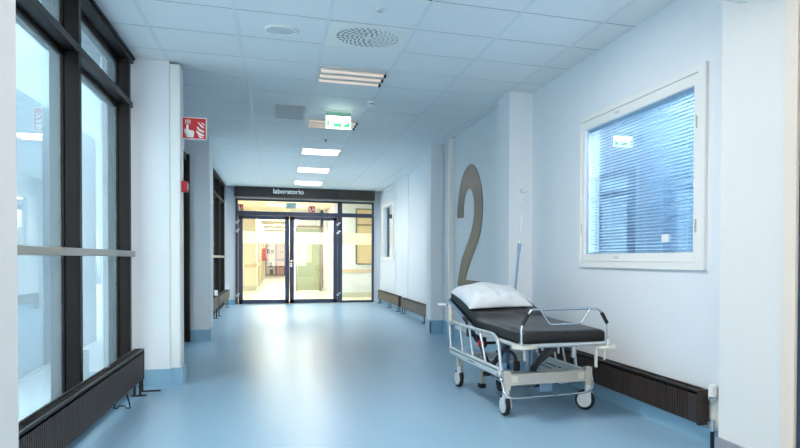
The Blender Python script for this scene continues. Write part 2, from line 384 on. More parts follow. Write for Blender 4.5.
# office behind the window
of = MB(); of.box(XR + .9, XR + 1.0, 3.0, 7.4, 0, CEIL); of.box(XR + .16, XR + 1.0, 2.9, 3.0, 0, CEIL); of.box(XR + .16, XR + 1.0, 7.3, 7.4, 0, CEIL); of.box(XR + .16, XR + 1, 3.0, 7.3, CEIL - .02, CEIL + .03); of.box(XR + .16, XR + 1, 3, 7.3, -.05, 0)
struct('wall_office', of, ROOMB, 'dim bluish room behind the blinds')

# far right small window
fwn = MB()
ring(fwn, XR - .03, XR + .02, 16.3, 18.12, 1.1, 2.46, .1, .2, .08, .07)
r = struct('window_4', fwn, WFRAME, 'small white window on the far right wall')
bx(XR + .02, XR + .03, 16.38, 17.98, 1.16, 2.40).build('pane', RGLASS, r)
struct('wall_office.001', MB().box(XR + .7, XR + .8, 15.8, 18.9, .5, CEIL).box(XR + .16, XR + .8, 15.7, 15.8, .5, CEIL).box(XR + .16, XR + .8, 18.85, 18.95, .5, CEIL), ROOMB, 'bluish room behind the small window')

# big number on the wall
num = [(9.73, 1.693), (9.707, 1.834), (9.651, 1.988), (9.548, 2.155), (9.391, 2.274), (9.2, 2.342), (8.979, 2.36), (8.78, 2.305), (8.615, 2.187), (8.494, 2.034), (8.427, 1.906), (8.412, 1.783), (8.435, 1.628), (8.467, 1.56), (8.498, 1.477), (8.615, 1.357), (8.818, 1.217), (8.994, 1.089), (9.162, 0.956), (9.251, 0.85), (8.346, 0.853), (8.332, 0.79), (9.69, 0.757), (9.664, 0.83), (9.609, 0.929), (9.491, 1.106), (9.258, 1.258), (9.072, 1.386), (8.929, 1.511), (8.86, 1.614), (8.826, 1.685), (8.814, 1.811), (8.865, 1.942), (8.959, 2.02), (9.061, 2.048), (9.195, 2.03), (9.308, 1.951), (9.36, 1.83), (9.365, 1.681)]
def smooth_poly(p, corners):
    out = []; n = len(p)
    for i in range(n):
        a, b, c = p[i - 1], p[i], p[(i + 1) % n]
        if i in corners: out.append(b)
        else:
            out.append(((a[0] + 3 * b[0]) / 4, (a[1] + 3 * b[1]) / 4)); out.append(((c[0] + 3 * b[0]) / 4, (c[1] + 3 * b[1]) / 4))
    return out
np_ = smooth_poly(num, {0, 19, 20, 21, 22, 38})
def prism_tri(mb_name, poly, fn, d0, d1, m):
    from mathutils.geometry import tessellate_polygon
    n = len(poly); tri = tessellate_polygon([[Vector((a, b, 0)) for a, b in poly]])
    mb = MB(); mb.quadmesh([fn(a, b, d0) for a, b in poly] + [fn(a, b, d1) for a, b in poly], [tuple(t) for t in tri] + [tuple(n + i for i in reversed(t)) for t in tri] + [(i, (i + 1) % n, n + (i + 1) % n, n + i) for i in range(n)])
    return mb.build(mb_name, m)
o = prism_tri('wall_number', np_, lambda a, b, d: (d, a, b), XR2 + .001, XR2 - .005, NUM)
tag(o, 'huge dark metallic numeral 2 on the white right wall', 'sign')

# ------------------------------------------------------------------ glazed doors at the end
df = MB(); y0, y1 = YD - .07, YD
df.box(-0.955, -0.90, y0, y1, 0, 2.57); df.box(2.285, 2.335, y0, y1, 0, 2.57); df.box(1.436, 1.546, y0, y1, 0, 2.57)
df.box(-0.955, 2.335, y0, y1, 2.525, 2.57); df.box(-0.90, 1.436, y0, y1, 2.17, 2.27); df.box(1.546, 2.285, y0, y1, 2.175, 2.275); df.box(1.546, 2.285, y0, y1, 0, 0.065)
dr = struct('door_1', df, DFRAME, 'dark blue framed glazed double door with side pane')
def leaf(xa, xb, hx):
    l = MB(); l.box(xa, xa + .10, y0 - .01, y1 - .02, .012, 2.165); l.box(xb - .10, xb, y0 - .01, y1 - .02, .012, 2.165)
    l.box(xa, xb, y0 - .01, y1 - .02, .012, .11); l.box(xa, xb, y0 - .01, y1 - .02, 2.08, 2.165)
    o = l.build('door_leaf', DFRAME, dr, .003)
    bx(xa + .09, xb - .09, y0 + .02, y0 + .028, .10, 2.09).build('pane', CLEAR, o)
    bx(xa + .10, xb - .10, y0 + .014, y0 + .018, 1.485, 1.775).build('frosted_band', FROST, o)
    for z in (2.0, 1.79, .23):
        h = MB(); h.box(hx - .05, hx + .012, y0 - .035, y0 - .008, z - .045, z + .005); h.box(hx - .01, hx + .05, y0 - .04, y0 - .008, z, z + .045); h.build('hinge', CHROME, o)
    return o
l1 = leaf(-0.893, .277, -0.915); l2 = leaf(.285, 1.43, 1.455)
h = MB(); h.box(.30, .345, y0 - .02, y0 - .008, .98, 1.0); h.cyl((.325, y0 - .07, 1.06), (.325, y0 - .008, 1.06), .022, 12); h.cyl((.325, y0 - .04, .94), (.325, y0 - .008, .94), .025, 12); h.tube([(.325, y0 - .05, .94), (.325, y0 - .07, .94), (.42, y0 - .07, .94)], .012); h.build('door_handle', CHROME, l2)
bx(.315, .335, y0 - .03, y0 - .008, 1.2, 1.45).build('pull_bar', SIGNB, l2)
bx(-.90, 1.436, y0 + .03, y0 + .038, 2.265, 2.53).build('pane', CLEAR, dr)
bx(1.546, 2.285, y0 + .03, y0 + .038, 2.27, 2.53).build('pane', CLEAR, dr)
bx(1.546, 2.285, y0 + .03, y0 + .038, .06, 2.18).build('pane', CLEAR, dr)
bx(1.55, 2.28, y0 + .022, y0 + .027, 1.485, 1.775).build('frosted_band', FROST, dr)
struct('trim_6', bx(-.97, 2.36, YD - .12, YD - .02, 2.572, 2.598), STEEL, 'light strip between sign and door frame')
struct('trim_7', bx(-.95, 2.33, YD - .09, YD + .02, 0, .012), STEEL, 'metal threshold under the glazed doors')
# sign
sg = thing('hanging_sign', 'long black sign box reading laboratorio above the glazed doors', 'sign', (0.68, 18.5, 2.6))
so = (0.68, 18.5, 2.6)
bx(-.965, 1.45, 18.39, YD - .02, 2.602, CEIL - .006, off=so).build('sign_board', SIGNB, sg, .004)
MB(off=so).box(1.452, 2.325, 18.39, YD - .02, 2.602, CEIL - .006).build('sign_board', mat('sign_brownish', (56, 48, 42), .4), sg, .004, label='brownish end panel')
M = Matrix.Translation(Vector((-.100, 18.388, 2.695)) - Vector(so)) @ Matrix.Rotation(math.pi / 2, 4, 'X')
text('lettering', 'laboratorio', .155, LETTER, sg, M, .006, .0035)

# stickers / small red signs seen in the fanlight
def red_notice(x0, x1, z0, z1, y, label, cat='sign'):
    o = thing('safety_sign', label, cat, ((x0 + x1) / 2, y, z0))
    of_ = ((x0 + x1) / 2, y, z0)
    bx(x0, x1, y - .004, y, z0, z1, off=of_).build('sign_panel', RED, o)
    m = MB(off=of_); w_ = x1 - x0; h_ = z1 - z0
    m.box(x0 + .15 * w_, x0 + .3 * w_, y - .007, y - .004, z0 + .15 * h_, z0 + .8 * h_); m.box(x0 + .15 * w_, x0 + .5 * w_, y - .007, y - .004, z0 + .12 * h_, z0 + .32 * h_)
    m.box(x0 + .62 * w_, x0 + .72 * w_, y - .007, y - .004, z0 + .3 * h_, z0 + .85 * h_); m.box(x0 + .8 * w_, x0 + .88 * w_, y - .007, y - .004, z0 + .15 * h_, z0 + .6 * h_)
    m.build('pictogram', WHITE, o); return o
yt = y0 + .03
red_notice(.735, .885, 2.275, 2.43, yt, 'small red fire sign behind the fanlight over the right door leaf')
red_notice(-.895, -.785, 2.28, 2.43, yt, 'small red fire sign in the left corner of the fanlight')
tag(bx(.20, .435, y0 + .020, y0 + .029, 2.36, 2.50).build('notice', mat('pale_blue', (170, 204, 206), .5)), 'pale blue rectangular notice in the middle of the fanlight', 'notice')

# ------------------------------------------------------------------ laboratory corridor beyond
Y9 = 50.0
struct('floor.001', bx(-1.6, 3.0, YD, Y9 + .2, -.12, 0.0), CREAMF, 'cream glossy floor beyond the glazed doors')
struct('ceiling.001', bx(-1.6, 3.0, YD + .12, Y9 + .2, 2.80, 2.9), CREAM, 'bright ceiling beyond the glazed doors')
c = MB(); c.box(-1.45, -1.35, YD + .1, 27, 0, 2.8); c.box(-1.45, -.74, 27, 27.2, 0, 2.8); c.box(-.9, -.72, 27.1, Y9, 0, 2.8)
struct('wall_left.003', c, CREAM, 'cream left wall of the laboratory corridor')
c = MB(); c.box(.5, .62, 25.9, Y9, 0, 2.8); c.box(1.62, 1.75, 21.6, 25.9, 0, 2.8); c.box(1.55, 2.9, 21.5, 21.65, 0, 2.8); c.box(2.75, 2.9, YD + .1, 21.6, 0, 2.8)
c.box(1.40, 1.75, 25.75, 25.9, 0, 2.8); c.box(.5, 1.5, 25.75, 25.9, 2.2, 2.8)
struct('wall_right.002', c, WALL, 'cream right wall of the laboratory corridor')
struct('wall_far.001', bx(-.9, .7, Y9, Y9 + .15, 0, 2.8), CREAM, 'far end wall of the laboratory corridor')
struct('trim_8', MB().box(-.72, -.69, 27.2, Y9, .82, .96).box(1.6, 2.75, 21.47, 21.5, .72, .82).box(-1.08, -.74, 26.97, 27.0, .80, .92).box(-.745, -.69, 26.97, 27.2, .82, .96), mat('handrail_tan', (218, 196, 166), .5), 'tan protective wall rail in the laboratory corridor')
struct('baseboard_far', MB().box(-1.36, -.72, 26.98, 27, 0, .16).box(-.72, -.705, 27, Y9, 0, .14).box(1.62, 2.75, 21.48, 21.5, 0, .14), mat('grey_green_skirting', (206, 206, 190), .5), 'grey green skirting beyond the doors')
# left corridor doors
for k, y in enumerate((30.0, 34.5, 40)):
    struct('door_%d' % (6 + k), MB().box(-.725, -.68, y, y + .12, 0, 2.15).box(-.725, -.68, y + 1.2, y + 1.32, 0, 2.15).box(-.725, -.68, y, y + 1.32, 2.1, 2.2), mat('tan_frame', (198, 170, 112), .5), 'tan framed doorway on the left of the laboratory corridor')
# green door leaf with window
gd = struct('door_5', MB().box(.64, .78, 25.66, 25.72, .02, 2.17).box(1.08 + .02, 1.36, 25.66, 25.72, .02, 2.17).box(.78, 1.10, 25.66, 25.72, .02, 1.00).box(.78, 1.10, 25.66, 25.72, 1.62, 2.17), GREEND, 'grey green door leaf with tall window beyond the glazed doors')
bx(.78, 1.10, 25.68, 25.70, 1.0, 1.62).build('pane', mat('cream_pane', (236, 214, 176), .3), gd)
MB().box(1.365, 1.40, 25.6, 25.75, 0, 2.2).box(.6, .635, 25.6, 25.75, 0, 2.2).box(.6, 1.4, 25.6, 25.75, 2.18, 2.25).build('door_frame', mat('dark_tan_frame', (128, 104, 66), .5), gd)
MB().box(1.46, 1.49, 25.72, 25.76, 0.1, 2.3).build('door_edge', WOOD, gd)
# window with curtains in facing wall
r = struct('window_5', MB().box(2.16, 2.2, 21.46, 21.51, .98, 2.6).box(2.2, 2.7, 21.46, 21.51, .95, .99).box(2.2, 2.7, 21.46, 21.51, 2.10, 2.14).box(2.2, 2.7, 21.46, 21.51, 2.56, 2.6), mat('olive_frame', (126, 118, 82), .5), 'curtained window on the facing wall beyond the side pane')
bx(2.2, 2.7, 21.48, 21.5, .99, 2.1).build('curtain', CURT, r); bx(2.2, 2.7, 21.48, 21.5, 2.14, 2.56).build('pane', CURT, r)
# end doors and shelf
r = struct('door_9', MB().box(-.12, -.04, Y9 - .08, Y9, 0, 2.2).box(.42, .5, Y9 - .08, Y9, 0, 2.2).box(-.72, .5, Y9 - .08, Y9, 2.1, 2.25).box(-.04, .42, Y9 - .08, Y9, .95, 1.12).box(-.72, .5, Y9 - .08, Y9, 0, .05), BROWNF, 'brown framed salmon door at the corridor end')
bx(-.04, .42, Y9 - .05, Y9 - .02, .05, 2.1).build('door_leaf', SALMON, r)
MB().box(.12, .36, Y9 - .1, Y9 - .05, 1.5, 1.58).box(.12, .36, Y9 - .1, Y9 - .05, .55, .62).build('handle', BROWNF, r)
sh = thing('shelf_unit', 'open wooden shelf unit at the end of the laboratory corridor', 'shelf', (-.4, 47.7, 0))
so2 = (-.4, 47.7, 0)
m = MB(off=so2); m.box(-.70, -.66, 47.5, 47.9, 0, 1.9); m.box(-.16, -.12, 47.5, 47.9, 0, 1.9)
m.build('side_panel', WOOD, sh)
for z in (.1, .55, 1.0, 1.42, 1.86): bx(-.68, -.14, 47.5, 47.9, z, z + .035, off=so2).build('shelf_board', WOOD, sh)
for x, z, hh, cc, nm in ((-.63, 1.457, .26, (60, 60, 70), 'dark binder on the upper shelf of the corridor shelf unit'), (-.40, 1.457, .2, (90, 70, 60), 'brown carton on the upper shelf of the corridor shelf unit'), (-.5, .587, .3, (70, 104, 84), 'green crate on the lower shelf of the corridor shelf unit'), (-.45, .137, .3, (90, 74, 60), 'brown box on the bottom shelf of the corridor shelf unit')):
    b = thing('storage_box', nm, 'box', (x + .09, 47.7, z)); bo = (x + .09, 47.7, z)
    bx(x, x + .2, 47.54, 47.84, z, z + hh - .04, off=bo).build('box_body', mat('box_%d' % cc[0], cc, .6), b, .005); bx(x - .004, x + .204, 47.535, 47.845, z + hh - .04, z + hh, off=bo).build('lid', mat('box_%d' % cc[0], cc, .6), b, .005)
ext = thing('fire_hose_cabinet', 'red fire cabinet on the left wall of the laboratory corridor', 'cabinet', (-.62, 38.3, 1.0)); eo = (-.62, 38.3, 1.0)
bx(-.715, -.53, 38.1, 38.5, 1.02, 1.62, off=eo).build('cabinet_body', RED, ext, .01); bx(-.69, -.55, 38.09, 38.1, 1.08, 1.56, off=eo).build('door', mat('dark_red', (170, 30, 30), .5), ext)
for k, (x, y) in enumerate(((.3, 20.2), (.3, 23.6), (-.1, 28.5), (-.1, 33), (-.1, 38), (-.1, 43), (-.1, 47.5))):
    nm = ['nearest the glazed doors', 'second beyond the glazed doors', 'third beyond the glazed doors', 'fourth beyond the glazed doors', 'fifth beyond the glazed doors', 'sixth beyond the glazed doors', 'at the far end beyond the glazed doors'][k]
    t = thing('ceiling_light', 'warm rectangular ceiling light ' + nm, 'light', (x, y, 2.8), group='warm ceiling lights beyond the glazed doors')
    MB().box(-.64, .64, -.34, .34, -.025, 0).build('frame', WHITE, t); MB().box(-.6, .6, -.3, .3, -.03, -.02).build('diffuser', mat('warm_diffuser', (255, 240, 210), .5, emis=(255, 228, 180), estr=3.0), t)

# ------------------------------------------------------------------ exterior seen through left glass
struct('ground', bx(-40, -1.45, -20, 60, -.25, -.12), EXT, 'pale paving outside the windows')
b = thing('building', 'pale grey building wing outside the left window wall', 'building', (-11, 12, -.12)); bo = (-11, 12, -.12)
bx(-13, -9, -2, 58, -5.4, 11.4, off=bo).build('facade', EXTW, b)
for k in range(12):
    ya = 0 + k * 4.6; w_ = bx(-9.03, -8.99, ya, ya + 2.4, .9, 2.6, off=bo).build('window', EXTF, b); bx(-8.99, -8.97, ya + .12, ya + 2.28, 1.02, 2.48, off=bo).build('pane', EXTG, w_)
p = thing('reflected_rail', 'grey rail added outside the left window wall, imitating a reflected handrail', 'railing', (-3.2, 12, -.12)); po = (-3.2, 12, -.12)  # added rail imitating a handrail mirrored in the pane
bx(-3.24, -3.16, 0, 30, .62, .80, off=po).build('top_rail', mat('outside_grey', (150, 160, 168), .6), p)
for k in range(12): bx(-3.22, -3.18, k * 2.6 + .4, k * 2.6 + .45, -.12, .62, off=po).build('post', mat('outside_grey', (150, 160, 168), .6), p)

# ================================================================== RADIATORS
def radiator(label, side, xf, ya, yb, z0, z1, depth=.075, ribs=False, valve=None, group=None, feet=(), caps=()):
    """side +1: hangs on the right wall, face looks to -x; -1: left."""
    loc = (xf + side * depth / 2, (ya + yb) / 2, 0); r = thing('radiator', label, 'radiator', loc, group=group)
    xb = xf + side * depth; xa, xc = min(xf, xb), max(xf, xb)
    body = MB(off=loc); body.box(min(xf + side * .012, xb), max(xf + side * .012, xb), ya + .012, yb - .012, z0 + .01, z1 - .022)
    if ribs:
        y = ya + .12
        while y < yb - .04: body.box(min(xf, xf + side * .014), max(xf, xf + side * .014), y, y + .015, z0 + .006, z1 - .03); y += .030
        body.box(min(xf, xf + side * .014), max(xf, xf + side * .014), ya + .0, ya + .11, z0 + .006, z1 - .03)
    else: body.box(min(xf, xf + side * .014), max(xf, xf + side * .014), ya, yb, z0, z1 - .02)
    body.build('body', RAD, r, .0015)
    g = MB(off=loc); g.box(xf, xb, ya + .01, yb - .01, z1 - .024, z1 - .016)
    g.box(min(xf, xf + side * .012), max(xf, xf + side * .012), ya + .002, yb - .002, z1 - .024, z1); g.box(min(xb - side * .012, xb), max(xb - side * .012, xb), ya + .002, yb - .002, z1 - .024, z1)
    y = ya + .05
    while y < yb - .05: g.box(xf, xb, y, y + .008, z1 - .018, z1 - .004); y += .045
    g.build('top_grille', RADT, r)
    for y in (ya, yb): bx(min(xf, xb), max(xf, xb), y - .012, y + .012, z0 - .004, z1 + .002, off=loc).build('end_cap', RAD, r, .003)
    for y in feet:
        f = MB(off=loc); f.box(xf + side * .015 - .008, xf + side * .015 + .008, y - .012, y + .012, 0, z0 + .01); f.box(xf + side * .055 - .008, xf + side * .055 + .008, y - .012, y + .012, 0, z0 + .01); f.box(min(xf - side*.03, xb), max(xf - side*.03, xb), y - .03, y + .03, 0, .008); f.build('foot', RADT, r)
    for y, zz in caps: MB(off=loc).cyl((xf + side * .03, y, z1), (xf + side * .03, y, z1 + zz), .028, 14).build('thermostat', WHITE, r, .004, label='white thermostat head')
    return r, loc
# near right
rr, lo = radiator('long dark brown ribbed radiator under the right wall window', 1, 2.405, 3.745, 6.55, .125, .335, ribs=True)
MB(off=lo).cyl((2.455, 3.74, .295), (2.455, 3.64, .295), .011).cyl((2.435, 3.665, .295), (2.475, 3.665, .295), .016, 8).build('valve', CHROME, rr)
MB(off=lo).cyl((2.455, 3.74, .15), (2.455, 3.655, .15), .011).cyl((2.455, 3.66, .17), (2.455, 3.66, .10), .014, 8).build('return_valve', CHROME, rr)
MB(off=lo).cyl((2.455, 3.66, .31), (2.455, 3.66, .375), .026, 16).cyl((2.455, 3.66, .375), (2.455, 3.66, .38), .022, 16).build('thermostat', WHITE, rr)
MB(off=lo).cyl((2.455, 3.66, 0), (2.455, 3.66, .11), .012).build('pipe', BLACK, rr)
bx(XR - .012, XR - .001, 3.60, 3.71, .13, .30, off=lo).build('cover_plate', OFFW, rr, label='pale cover plate behind the valve')
# near left
rl, lo = radiator('long dark brown radiator under the near left window wall', -1, -1.035, 3.06, 6.60, .125, .372, ribs=True, feet=(6.5,))
MB(off=lo).tube([(-1.105, 5.99, .14), (-1.135, 5.99, .04), (-1.140, 5.99, .006), (-1.115, 5.985, .006), (-1.105, 5.985, .022), (-1.065, 5.975, .022), (-1.055, 5.97, .006), (-1.030, 5.97, .006), (-1.035, 5.97, .04), (-1.06, 5.97, .14)], .005).build('wire_bracket', BLACK, rl)
MB(off=lo).cyl((-1.09, 5.55, .37), (-1.09, 5.55, .385), .014).build('vent_plug', CHROME, rl)
MB(off=lo).tube([(-1.07, 6.62, .2), (-1.07, 6.70, .2), (-1.07, 6.70, 0.0)], .012).build('pipe', BLACK, rl)
bx(-1.09, -.93, 6.68, 6.72, 0, .008, off=lo).build('pipe_collar', BLACK, rl)
# far left pair
radiator('brown radiator before the far left windows, further of the pair, beside the doors', -1, -1.05, 14.85, 18.0, .205, .40, feet=(15.0, 17.6), caps=((17.85, .10),), group='radiators under the far left windows')
radiator('brown radiator before the far left windows, nearer of the pair, half hidden by the column', -1, -1.05, 11.6, 14.72, .20, .42, feet=(14.4, 12.2), caps=((14.55, .10),), group='radiators under the far left windows')
# far right pair
radiator('brown radiator on the far right wall, the further one beside the glazed doors', 1, 2.405, 15.17, 18.4, .125, .335, feet=(15.3, 18.3, 16.6), group='radiators on the far right wall')
radiator('brown radiator on the far right wall, the nearer one ending behind the column', 1, 2.405, 11.8, 14.82, .115, .325, feet=(14.7, 12.4), group='radiators on the far right wall')

# ================================================================== CEILING FITTINGS
def ceiling_fitting(y, label):
    t = thing('ceiling_light', label, 'light', (.6634, y, CEIL), group='three-tube ceiling lights in the corridor')
    h = MB(); h.box(-.30, .30, -.30, .30, -.006, .0); h.build('housing', FIT, t)
    for k in (-1, 0, 1):
        MB().box(-.295, .28, -.035 + k * .19, .035 + k * .19, -.014, -.006).build('reflector', FIT, t)
        MB().cyl((-.29, k * .19, -.020), (.27, k * .19, -.020), .016, 10).build('tube', TUBE, t)
        bx(.268, .29, -.022 + k * .19, .022 + k * .19, -.036, -.006).build('tube_cap', BLACK if k else DARKM, t)
    return t
names = {-1: 'three-tube ceiling light above the near window wall', 6.955: 'three-tube ceiling light nearest the viewer, beyond the round air vent', 9.47: 'three-tube ceiling light just behind the exit sign', 11.985: 'third three-tube ceiling light along the corridor', 14.5: 'fourth three-tube ceiling light along the corridor', 17.02: 'three-tube ceiling light closest to the glazed doors'}
for y in (6.955, 9.47, 11.985, 14.5, 17.02): ceiling_fitting(y, names[y])
for y, nm in ((4.44, 'three-tube ceiling light just above the top photo edge'), (1.925, 'three-tube ceiling light over the viewpoint'), (-.59, 'three-tube ceiling light first behind the viewpoint'), (-3.105, 'three-tube ceiling light second behind the viewpoint'), (-5.62, 'three-tube ceiling light at the corridor end behind the viewpoint')): ceiling_fitting(y, nm)
# speaker
t = thing('ceiling_speaker', 'round white ceiling speaker beside the air vent', 'speaker', (.03, 5.73, CEIL))
MB().tube([(.11 * math.cos(a), .11 * math.sin(a), -.006) for a in [2 * math.pi * i / 32 for i in range(32)]], .012, 8, closed=True).build('rim', WHITE, t)
MB().cyl((0, 0, 0), (0, 0, -.009), .105, 32).build('grille', SPK, t)
# air vent
t = thing('air_vent', 'square ceiling air vent with swirl of dark slots', 'vent', (.6634, 5.697, CEIL))
bx(-.302, .302, -.302, .302, -.006, .0).build('plate', WHITE, t, .002)
sl = MB()
for ring, (r_, n_) in enumerate(((.05, 6), (.085, 12), (.12, 18), (.155, 22), (.19, 28), (.225, 32))):
    for i in range(n_):
        a = 2 * math.pi * (i + .5 * (ring % 2)) / n_
        M = Matrix.Translation((r_ * math.cos(a) , r_ * math.sin(a), -.007)) @ Matrix.Rotation(a + math.pi / 4, 4, 'Z')
        wd_ = .0055 if math.cos(a) * r_ < .06 else .0025
        sl.box(-wd_, wd_, -.013, .013, -.001, .0, M)
sl.build('slots', DARKM, t); t.children[-1]['kind'] = 'stuff'
# downlight / sprinkler / smoke detector / grey grille
t = thing('sprinkler_cap', 'small round white ceiling cap in the tile before the vent', 'ceiling cap', (.669, 5.04, CEIL))
MB().cyl((0, 0, 0), (0, 0, -.008), .04, 24).build('flange', WHITE, t); MB().cyl((0, 0, -.008), (0, 0, -.016), .02, 20).build('button', GREYP, t)
t = thing('smoke_detector', 'white smoke detector on the ceiling strip beside the exit sign', 'smoke detector', (.974, 7.97, CEIL - .004))
MB().cyl((0, 0, 0), (0, 0, -.028), .05, 24, .05).build('base', WHITE, t, .002); MB().cyl((0, 0, -.028), (0, 0, -.040), .030, 20).build('slot_ring', DARKM, t); MB().cyl((0, 0, -.040), (0, 0, -.062), .048, 24, .036).build('sensor_head', WHITE, t, .002)
t = thing('ceiling_grille', 'grey rectangular ceiling grille left of the exit sign', 'grille', (.135, 8.84, CEIL))
bx(-.16, .165, -.32, .45, -.012, 0).build('frame', GREYP, t, .002)
g = MB()
for k in range(24): g.box(-.145, .15, -.30 + k * .031, -.285 + k * .031, -.016, -.011)
g.build('fins', GREYP, t)
t = thing('sprinkler_cap', 'small dark ceiling sprinkler between the exit sign and the doors', 'ceiling cap', (.66, 10.75, CEIL)); MB().cyl((0, 0, 0), (0, 0, -.01), .03, 14).build('flange', GREYP, t); MB().cyl((0, 0, -.01), (0, 0, -.035), .010, 10).build('button', DARKM, t)
t = thing('wall_sensor', 'small white sensor high on the far right wall near the doors', 'sensor', (XR, 16.9, 2.72)); bx(-.05, 0, -.06, .06, -.05, .06).build('housing', WHITE, t, .01); MB().cyl((-.05, 0, -.01), (-.07, 0, -.02), .02).build('lens', GREYP, t)
# exit sign
ES = (.667, 8.6, CEIL)
t = thing('exit_sign', 'lit green and white emergency exit sign hanging from the ceiling', 'sign', ES)
bx(-.15, .15, -.022, .022, -.018, 0).build('mount', WHITE, t, .003)
bx(-.137, .140, -.004, .004, -.075, -.016).build('hanger_plate', ACRYL, t)
bx(-.137, .140, -.010, .010, -.216, -.070).build('light_panel', EXW, t, .002)
ic = MB()
ic.box(-.128, -.103, -.0125, -.010, -.190, -.125)                       # door bar
ic.box(-.052, .034, -.0125, -.010, -.196, -.160); ic.box(-.052, -.036, -.0125, -.010, -.160, -.135); ic.box(.018, .034, -.0125, -.010, -.160, -.140); ic.box(-.020, .002, -.0125, -.010, -.160, -.148)
ic.prism([(.062, -.170), (.125, -.130), (.125, -.200), (.058, -.195)], lambda a, b, d: (a, d, b), -.0125, -.010)
ic.build('pictogram', EXG, t)

# surface fitting at the top right
tp = thing('wall_fixture', 'white flat fixture cropped at the top right, fixed to the near wall', 'fixture', (XN, 2.9, 2.455)); to = (XN, 2.9, 2.455)
bx(1.86, XN, 2.5, 3.165, 2.468, 2.52, off=to).build('body', OFFW, tp, .004); bx(1.87, XN, 2.51, 3.160, 2.458, 2.468, off=to).build('bottom_plate', WHITE, tp)
bx(2.15, XN, 3.160, 3.172, 2.462, 2.470, off=to).build('dark_edge', BROWNF, tp)

# ================================================================== FIRE ALARM POINT + SIGN
fs = thing('fire_sign', 'red projecting fire alarm sign with hand and flames on the left column', 'sign', (-.8, 7.1, 2.18)); fo = (-.8, 7.1, 2.18)
TL = (-.792, 2.388); 
bx(-.806, -.602, 7.092, 7.102, 2.187, 2.383, off=fo).build('sign_panel', WHITE, fs)
bx(-.798, -.609, 7.089, 7.092, 2.194, 2.376, off=fo).build('red_field', RED, fs)
def pl(poly): return [(-.798 + a * .189, 2.194 + (1 - b) * .182) for a, b in poly]
pc = MB(off=fo); F3 = lambda a, b, d: (a, d, b)
for poly in ([(.17, .32), (.25, .32), (.25, .58), (.45, .62), (.50, .70), (.46, .95), (.16, .95), (.10, .80)], [(.06, .55), (.10, .55), (.14, .72), (.17, .80), (.17, .93), (.08, .76)],
             [(.11, .10), (.14, .10), (.14, .30), (.11, .30)], [(.30, .10), (.33, .10), (.33, .30), (.30, .30)], [(.14, .10), (.30, .10), (.30, .13), (.14, .13)], [(.19, .17), (.25, .17), (.25, .26), (.19, .26)],
             [(.62, .18), (.70, .26), (.78, .40), (.92, .48), (.90, .40), (.80, .32), (.72, .22)], [(.62, .38), (.72, .50), (.92, .62), (.90, .70), (.72, .62), (.62, .50)], [(.58, .58), (.72, .70), (.92, .80), (.90, .88), (.70, .82), (.60, .70)], [(.64, .80), (.78, .88), (.92, .95), (.74, .96)], [(.80, .18), (.84, .26), (.94, .34), (.93, .28), (.86, .22)]):
    pc.prism(pl(poly), F3, 7.0865, 7.089)
pc.build('pictogram', WHITE, fs)
ca = thing('fire_alarm_button', 'small red fire alarm button box on the left column casing', 'alarm button', (-.806, 7.1, 1.76)); co = (-.806, 7.1, 1.76)
bx(-.806, -.760, 7.05, 7.15, 1.712, 1.805, off=co).build('housing', RED, ca, .004); bx(-.760, -.756, 7.065, 7.135, 1.73, 1.79, off=co).build('cover', mat('white_pane', (230, 230, 230), .2), ca)
MB(off=co).cyl((-.783, 7.1, 1.805), (-.783, 7.1, 1.83), .004).build('pin', BLACK, ca)

# ================================================================== STRETCHER
A = math.radians(2); O3 = Vector((1.8725, 4.879, 0))
st = thing('hospital_stretcher', 'steel hospital stretcher with black mattress parked by the right wall', 'stretcher', O3, A)
# --- mattress: bent profile
def mtop(y):
    b = .635 + .006 * math.sin(y * 2)
    if y > .72:
        t = y - .72; b += .25 * t * (1 if t > .12 else t / .12)
    return b
def mattress():
    xs = [-.318 + .636 * i / 20 for i in range(21)]; n = 60
    y0, y1 = -.275, 1.55; V = []; Fc = []
    def prof(j):
        y = y0 + (y1 - y0) * j / n; sl_ = .25 if y > .75 else .25 * max(0, (y - .62)) / .13
        return y, mtop(y), sl_
    for j in range(n + 1):
        y, z, s_ = prof(j); th = .082
        ring = []
        for i, x in enumerate(xs):
            e = min(1, (.318 - abs(x)) / .03); ee = min(1, min(y - y0, y1 - y) / .03)
            rd = .012 * (1 - math.sqrt(max(0, 1 - (1 - e) ** 2))) + .010 * (1 - math.sqrt(max(0, 1 - (1 - ee) ** 2)))
            wr_ = .004 * math.sin(9 * y + 4 * x) * math.sin(6 * x + 1) + (.005 * math.sin(34 * y + 5 * x + 2 * math.sin(7 * x)) * max(0, 1 - abs(y - .85) / .35))
            bulge = .012 * max(0, 1 - abs(y - .42) / .35)
            ring.append((x, y, z - rd + wr_ * min(1, e * 3) + bulge * (1 - abs(x) / .318) * .3))
        for i, x in reversed(list(enumerate(xs))): ring.append((x, y + th * s_, z - th))
        V += ring
    m = len(xs) * 2
    for j in range(n):
        for i in range(m): Fc.append((j * m + i, j * m + (i + 1) % m, (j + 1) * m + (i + 1) % m, (j + 1) * m + i))
    Fc.append(tuple(range(m))); Fc.append(tuple(reversed(range(n * m, (n + 1) * m))))
    return V, Fc
V, Fc = mattress(); mb = MB(); mb.quadmesh(V, Fc, True)
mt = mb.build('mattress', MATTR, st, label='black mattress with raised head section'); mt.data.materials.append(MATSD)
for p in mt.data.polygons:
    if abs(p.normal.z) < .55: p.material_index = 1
mt.modifiers.new('bevel', 'BEVEL').limit_method = 'ANGLE'; mt.modifiers['bevel'].width = .006; mt.modifiers['bevel'].angle_limit = 1.0
